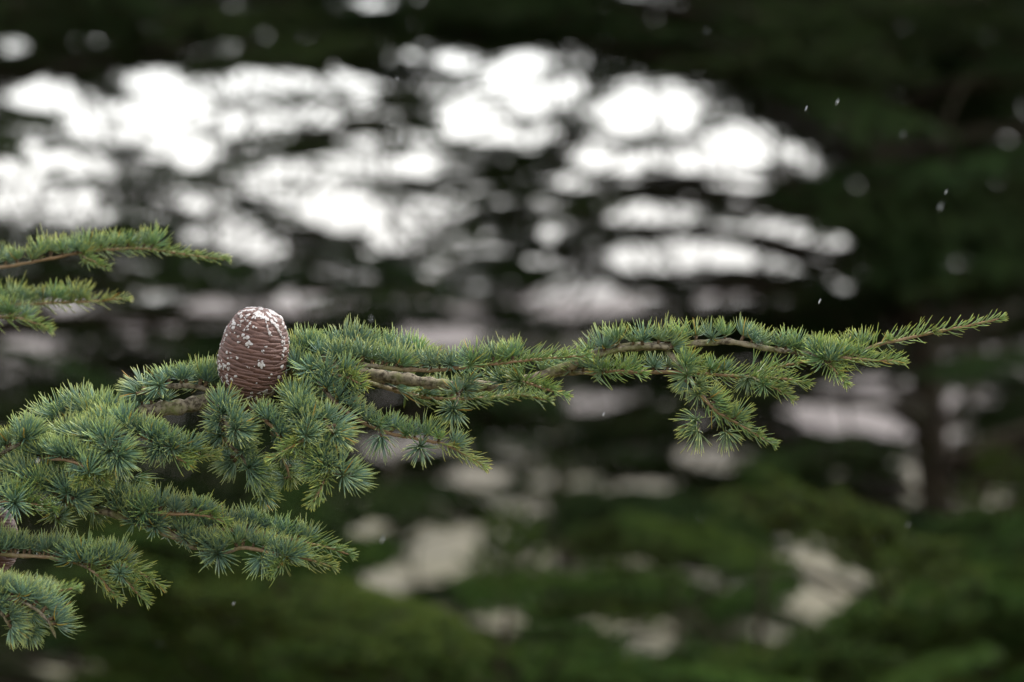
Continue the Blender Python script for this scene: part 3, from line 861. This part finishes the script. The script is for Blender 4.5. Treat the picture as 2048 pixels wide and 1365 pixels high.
# clear gaps in the crowns where the pale sky or the ground shows (photo pixels)
SKY_GAPS = [(25, 95, 26, 26), (90, 190, 50, 28), (165, 220, 34, 24), (300, 165, 40, 16), (410, 105, 14, 14), (470, 108, 14, 14), (600, 65, 8, 8), (575, 90, 16, 7), (450, 3, 30, 6), (740, 5, 45, 9),
    (290, 240, 80, 30), (370, 230, 60, 62), (380, 300, 40, 32), (500, 170, 110, 22), (480, 245, 70, 24), (200, 262, 45, 20), (690, 170, 34, 34), (640, 232, 50, 18), (820, 120, 60, 12),
    (10, 320, 25, 42), (60, 335, 36, 26), (145, 325, 48, 25), (60, 405, 105, 27), (165, 435, 34, 14), (400, 410, 36, 18), (460, 468, 40, 28), (520, 500, 18, 12),
    (590, 362, 75, 28), (640, 392, 80, 26), (700, 332, 80, 16), (750, 432, 130, 24), (760, 470, 42, 20), (830, 330, 36, 24), (740, 290, 24, 10),
    (960, 185, 55, 30), (1000, 150, 50, 22), (970, 250, 58, 32), (900, 120, 50, 14), (690, 535, 8, 8), (745, 535, 7, 7), (640, 600, 10, 10), (695, 605, 7, 7),
    (440, 615, 24, 15), (570, 612, 30, 17), (300, 590, 12, 12), (150, 620, 50, 22), (40, 650, 42, 28), (275, 660, 30, 20), (90, 690, 30, 18),
    (1270, 5, 50, 14), (1300, 28, 20, 6), (1040, 120, 22, 16), (1105, 120, 18, 16), (1160, 120, 10, 8), (1060, 195, 50, 28), (1060, 260, 38, 26), (1130, 180, 22, 22),
    (1310, 190, 68, 26), (1420, 215, 18, 14), (1250, 240, 52, 34), (1330, 240, 58, 23), (1170, 320, 28, 14), (1250, 340, 32, 22), (1150, 365, 14, 10),
    (1480, 290, 58, 38), (1370, 315, 70, 16), (1590, 315, 30, 24), (1480, 360, 66, 24), (1340, 365, 22, 10), (1500, 400, 20, 10), (1540, 425, 18, 8), (1290, 435, 78, 23), (1080, 452, 20, 17),
    (1400, 490, 78, 33), (1530, 490, 108, 38), (1320, 520, 78, 23), (1240, 505, 18, 12), (1695, 485, 14, 14), (1590, 530, 48, 18), (1655, 550, 18, 10), (1080, 525, 22, 8),
    (1170, 600, 73, 33), (1250, 612, 30, 10), (1440, 600, 40, 12), (1590, 595, 15, 12), (1690, 580, 34, 8),
    (1707, 163, 11, 11), (1688, 35, 8, 8), (1735, 25, 8, 8), (1458, 163, 7, 7), (1520, 178, 6, 6), (1800, 150, 8, 8), (1855, 190, 8, 8), (2010, 225, 12, 10), (1960, 270, 8, 10),
    (1690, 320, 6, 6), (1880, 510, 7, 8), (1935, 525, 16, 9), (1950, 590, 6, 6)]
GROUND_GAPS = [(1770, 790, 100, 30), (1690, 830, 90, 36), (1860, 830, 36, 50), (1870, 905, 28, 40), (1840, 985, 40, 18), (1880, 960, 20, 12), (1995, 1000, 14, 28), (880, 1110, 66, 52), (770, 1165, 32, 26), (930, 1075, 40, 14),
    (1620, 1105, 46, 20), (1690, 1165, 66, 34), (1660, 1190, 50, 18), (1310, 1292, 40, 18), (140, 1335, 70, 9), (960, 958, 44, 14), (1320, 978, 22, 14), (1420, 912, 24, 18), (880, 680, 60, 18),
    (820, 890, 40, 10), (1095, 1122, 30, 20), (1215, 1255, 20, 14), (1330, 1250, 14, 8), (1485, 1265, 18, 14), (1555, 1275, 16, 12), (1400, 1165, 18, 12), (1630, 1230, 12, 12), (1785, 1297, 10, 10),
    (1840, 1320, 10, 9), (1955, 1225, 26, 12), (1110, 965, 30, 10), (1060, 1015, 44, 9), (1830, 1115, 10, 9), (760, 895, 34, 10), (730, 1060, 26, 14), (1000, 1240, 26, 18), (770, 1262, 24, 6), (1180, 800, 20, 12)]
CELL = 12
GX0, GY0, GNX, GNY = -60, -60, 182, 126
cover = np.zeros((GNY, GNX))
cyy, cxx = np.mgrid[0:GNY, 0:GNX]
cpx, cpy = GX0 + (cxx + .5) * CELL, GY0 + (cyy + .5) * CELL
gapm = np.zeros((GNY, GNX), bool)
for (gx_, gy_, rx_, ry_) in SKY_GAPS + GROUND_GAPS:
    gapm |= ((cpx - gx_) / (rx_ + 3)) ** 2 + ((cpy - gy_) / (ry_ + 3)) ** 2 < 1

def make_trunk(root, pts, r0, r1, seed, name='trunk'):
    rn = np.random.default_rng(seed)
    P, u, L = spline([tuple(p) for p in pts], .06)
    rad = r0 + (r1 - r0) * u
    rad[:3] *= np.array([1.35, 1.2, 1.08])[:len(rad[:3])]
    V, F = tube_arrays(P - np.array(root.location), rad, 14, rn, .06)
    G = Geo(); G.add(V, F, 0, np.zeros(len(V)), np.zeros(len(V)))
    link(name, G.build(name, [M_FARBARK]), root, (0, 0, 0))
    return P, rad

LIMB_MESHES = 0
ATTACH = {}
def bough(root, trunkP, trunkR, p, yaw, pitch, roll, sc, meshes, rr, fine=False):
    """limb from the trunk to p, then a spray with its needles"""
    d = Vector((math.cos(yaw) * math.cos(pitch), math.sin(yaw) * math.cos(pitch), math.sin(pitch)))
    # nearest sensible trunk point: a little lower than p
    tz = p.z - 0.10
    i = int(np.argmin(np.abs(trunkP[:, 2] - tz)))
    q = Vector(trunkP[i])
    tk = min(.018, trunkR[i] * .6)
    lst = ATTACH.setdefault(root.name, [])
    if fine and lst:
        q = min(lst, key=lambda a: (a - p).length + (0 if (p - a).dot(d) > 0 else .25))
        tk = .004
    for f in (.25, .5, .75):
        lst.append(p + d * (.75 * sc * f) + Vector((0, 0, -.04 * f * f * sc)))
    gap = (p - q).length
    mid = (q + p) / 2 + Vector((0, 0, .03 * gap)) - d * gap * .12
    P, u, L = spline([tuple(q), tuple(mid), tuple(p), tuple(p + d * .02)], max(.04, gap / 14))
    V, F = tube_arrays(P - np.array(root.location), np.linspace(tk, min(tk, .0075 * max(.4, sc)), len(P)), 6)
    G = Geo(); G.add(V, F, 0, np.zeros(len(V)), np.zeros(len(V)))
    link('limb', G.build('limb', [M_FARBARK]), root, (0, 0, 0))
    w, nme = meshes[0], meshes[1]
    o = link('bough', w, root, p - root.location)
    o.rotation_euler = (Matrix.Rotation(yaw, 3, 'Z') @ Matrix.Rotation(-pitch, 3, 'Y') @ Matrix.Rotation(roll, 3, 'X')).to_euler()
    o.scale = (sc, sc, sc)
    nn = link('needles', nme, o, (0, 0, 0))
    tag(nn, kind='stuff')

def fill(root, tp, tr, n, xr, yr, dr, meshes, rr, sc=(.4, .8), want=1.0, pen=1.6, yaw_spread=60, pitch=(-8, 10), limbs=10, thr=.30, K=26):
    """grow boughs where the crown is closed and keep its openings open"""
    reg = (cpx > xr[0]) & (cpx < xr[1]) & (cpy > yr[0]) & (cpy < yr[1])
    done = fails = 0
    while done < n and fails < 12:
        need_ = np.argwhere(reg & ~gapm & (cover < want))
        if len(need_) < 6:
            break
        best = None
        for _ in range(K):
            cy, cx = need_[rr.randrange(len(need_))]
            d = rr.uniform(*dr)
            c = at(GX0 + (cx + rr.random()) * CELL, GY0 + (cy + rr.random()) * CELL, d)
            i = int(np.argmin(np.abs(tp[:, 2] - c.z)))
            out = Vector((c.x - tp[i, 0], c.y - tp[i, 1], 0))
            yaw = math.atan2(out.y, out.x) + math.radians(rr.uniform(-yaw_spread, yaw_spread)) if out.length > .12 else rr.uniform(0, 6.28)
            pt = math.radians(rr.uniform(*pitch)); roll = math.radians(rr.uniform(-16, 16))
            s_ = rr.uniform(*sc)
            ms = rr.choice(meshes)
            M = Matrix.Rotation(yaw, 3, 'Z') @ Matrix.Rotation(-pt, 3, 'Y') @ Matrix.Rotation(roll, 3, 'X')
            p = c - (M @ Vector((ms[3] * .45, 0, -.01))) * s_
            W = (ms[2] * s_) @ np.array(M).T + np.array(p) - np.array(CAM)
            dep = W @ np.array(FWD)
            w = dep * SENSOR / LENS / 2048
            ix = ((1024 + W[:, 0] / w - GX0) / CELL).astype(int)
            iy = ((682.5 - (W @ np.array(UPV)) / w - GY0) / CELL).astype(int)
            ok = (ix >= 0) & (ix < GNX) & (iy >= 0) & (iy < GNY)
            cell = np.unique(iy[ok] * GNX + ix[ok])
            if len(cell) < 4:
                continue
            cv = cover.ravel()[cell]; gm = gapm.ravel()[cell]
            gain = np.minimum(1, np.maximum(0, want - cv))[~gm].sum() - pen * gm.sum()
            score = gain / len(cell) + .002 * gain
            if best is None or score > best[0]:
                best = (score, gain, cell, p, yaw, pt, roll, s_, ms)
        if best is None or best[0] < thr:
            fails += 1
            continue
        fails = 0
        _, _, cell, p, yaw, pt, roll, s_, ms = best
        bough(root, tp, tr, p, yaw, pt, roll, s_, ms, rr, done >= limbs)
        cover.ravel()[cell] += 1
        done += 1
    return done

def canopy(root, tp, tr, n, xr, yr, dr, meshes, rr, sc):
    """boughs above the picture"""
    for _ in range(n):
        p = at(rr.uniform(*xr), rr.uniform(*yr), rr.uniform(*dr))
        i = int(np.argmin(np.abs(tp[:, 2] - p.z)))
        yaw = math.atan2(p.y - tp[i, 1], p.x - tp[i, 0]) + rr.uniform(-.9, .9)
        bough(root, tp, tr, p, yaw, rr.uniform(-.1, .15), rr.uniform(-.2, .2), rr.uniform(*sc), rr.choice(meshes), rr)

def tree(name, trunk_pts, r0, r1, label, seed, group='cedars behind the cone branch'):
    root = link(name, None, None, trunk_pts[0])
    tag(root, label, 'tree', group)
    P, R = make_trunk(root, trunk_pts, r0, r1, seed)
    return root, P, R

rr = random.Random(5)
# the big cedar on the right, its leaning trunk in view
def gz(p): return Vector((p.x, p.y, float(terrain(np.array(p.x), np.array(p.y))) - .05))
d = 11.9
tpts = [gz(at(1930, 1365, d)), at(1900, 1365, d), at(1872, 1000, d), at(1845, 700, d), at(1815, 560, d), at(1765, 400, d), at(1722, 285, d), at(1672, 215, d), at(1600, 150, d), at(1520, 60, d), at(1440, -60, d), at(1400, -300, d), at(1390, -900, d)]
TR, TP, TRR = tree('cedar_tree', tpts, .048, .022, 'dark cedar with a leaning forked trunk behind the branch tip', 1)
make_trunk(TR, [at(1690, 235, d), at(1730, 150, d + .05), at(1775, 60, d + .1), at(1800, -60, d + .1), at(1820, -400, d + .1)], .027, .02, 3, 'fork')
canopy(TR, TP, TRR, 30, (700, 2300), (-900, -140), (10.5, 16), SPRAYS, rr, (1.2, 1.8))  # upper boughs out of view, added to shade the crown below
n1 = fill(TR, TP, TRR, 110, (1560, 2130), (-60, 660), (11.2, 15.5), SPRAYS, rr, sc=(.3, .9), want=3, limbs=16, thr=.2)
n2 = fill(TR, TP, TRR, 60, (1000, 1700), (-60, 110), (11.5, 15.0), SPRAYS, rr, sc=(.3, .8), want=2.5, limbs=14)
n3 = fill(TR, TP, TRR, 200, (980, 1700), (60, 670), (11.5, 14.5), SPRAYS, rr, sc=(.12, .5), want=2, limbs=8, thr=.2)
n4 = fill(TR, TP, TRR, 120, (1250, 2130), (650, 1120), (11.0, 16), SPRAYS, rr, sc=(.2, .8), want=2, pen=3, limbs=14)

# cedar on the left, trunk outside the picture
d = 12.6
tpts = [gz(at(-420, 1365, d)), at(-420, 1365, d), at(-410, 700, d), at(-400, 100, d), at(-390, -900, d)]
TL, TLP, TLR = tree('cedar_tree', tpts, .12, .06, 'cedar whose dark layered boughs reach in above and behind the cone', 2)
canopy(TL, TLP, TLR, 26, (-500, 1000), (-900, -140), (10.5, 15.5), SPRAYS, rr, (1.2, 1.8))  # unseen overhead boughs, added here too for the shade they cast
m1 = fill(TL, TLP, TLR, 70, (-60, 1050), (-60, 150), (10.5, 15), SPRAYS, rr, sc=(.3, .8), want=2.5, limbs=14)
m2 = fill(TL, TLP, TLR, 260, (-60, 1050), (100, 680), (10.5, 14.5), SPRAYS, rr, sc=(.12, .5), want=2, limbs=10, thr=.2)
m3 = fill(TL, TLP, TLR, 170, (-60, 950), (660, 1420), (10.5, 16), SPRAYS, rr, sc=(.2, .8), want=2, pen=3, limbs=14)
def wisps(root, tp, tr, n, xr, yr, dr, sc):
    """small end twigs that reach into the openings"""
    for _ in range(n):
        p = at(rr.uniform(*xr), rr.uniform(*yr), rr.uniform(*dr))
        i = int(np.argmin(np.abs(tp[:, 2] - p.z)))
        yaw = math.atan2(p.y - tp[i, 1], p.x - tp[i, 0]) + rr.uniform(-1.1, 1.1)
        bough(root, tp, tr, p, yaw, rr.uniform(-.15, .2), rr.uniform(-.3, .3), rr.uniform(*sc), rr.choice(SPRAYS), rr, True)
wisps(TL, TLP, TLR, 60, (60, 1000), (130, 560), (10.5, 14.5), (.07, .18))
wisps(TR, TP, TRR, 50, (950, 1680), (130, 590), (11.5, 14.5), (.07, .18))
canopy(TL, TLP, TLR, 40, (-1500, -480), (-500, 1300), (10.5, 15), SPRAYS, rr, (.7, 1.4))
canopy(TR, TP, TRR, 30, (2250, 3000), (-500, 1200), (11, 15), SPRAYS, rr, (.7, 1.4))
# a further cedar between them
d = 19.0
tpts = [gz(at(1130, 1365, d)), at(1130, 1365, d), at(1120, 1000, d), at(1110, 760, d), at(1105, 640, d)]
TM_, TMP, TMR = tree('cedar_tree', tpts, .06, .015, 'smaller dark cedar standing further back between the other two', 4)
k1 = fill(TM_, TMP, TMR, 110, (500, 1500), (660, 1300), (17.5, 20.5), SPRAYS, rr, sc=(.25, .9), want=2, pen=3, limbs=16)
k2 = 0

# young green cedars below, nearer
def sapling(x, ytop, d, n, seed, label, xr, yr):
    r2 = random.Random(seed)
    pts = [gz(at(x - 30, 1365, d)), at(x - 15, 1500, d), at(x, 1300, d), at(x + 5, (1300 + ytop) / 2, d), at(x + 8, ytop, d)]
    root, P, R = tree('cedar_sapling', pts, .022, .005, label, seed, 'young cedars in the undergrowth')
    root['category'] = 'sapling'
    c = fill(root, P, R, n, xr, yr, (d - .7, d + .7), SAPS, r2, sc=(.3, .75), want=3, pen=3.2, limbs=n // 2, yaw_spread=50, pitch=(5, 35), thr=.25)
    bough(root, P, R, at(x + 8, ytop + 20, d), 1.2, math.radians(80), 0, .3, SAPS[0], r2)
    return c
s1 = sapling(1520, 1075, 9.6, 34, 41, 'bright green young cedar with a pointed leader under the branch tip', (1180, 1800), (1090, 1420))
s2 = sapling(1990, 1040, 10.4, 26, 42, 'young cedar close to the foot of the dark leaning trunk', (1750, 2150), (1060, 1420))
s3 = sapling(1010, 1180, 9.2, 30, 43, 'low bushy young cedar beside a pale patch of dry grass', (780, 1250), (1190, 1420))
s4 = sapling(560, 1090, 10.0, 34, 44, 'dim young cedar below the forked shoots of the cone branch', (250, 850), (1100, 1420))
# fine rain falling between the lens and the trees
rn = np.random.default_rng(77)
Vs, Fs, nn = [], [], 0
for i in range(34):
    dd_ = rn.uniform(3.6, 8.0)
    c = np.array(at(rn.uniform(0, 2048), rn.uniform(0, 1365), dd_))
    hl, hr = rn.uniform(.0016, .0028), rn.uniform(.0003, .00045)
    ax = norm(np.array([.35 + rn.normal(0, .08), rn.normal(0, .1), 1.0]))
    P = c + ax * np.linspace(-hl, hl, 7)[:, None]
    V, F = tube_arrays(P, hr * np.array([.15, .7, .95, 1.0, .85, .5, .1]), 6)
    Vs.append(V); Fs.append(F + nn); nn += len(V)
rd = link('raindrops', mesh('raindrops', np.concatenate(Vs), np.concatenate(Fs), [M_DROP]))
tag(rd, 'fine pale raindrops falling in front of the dark cedars', 'rain', kind='stuff')

print('boughs', n1, n2, n3, n4, m1, m2, m3, k1, k2, s1, s2, s3, s4)
print('tufts', sum(1 for o in COL.objects if o.name.startswith('needle_tuft')))
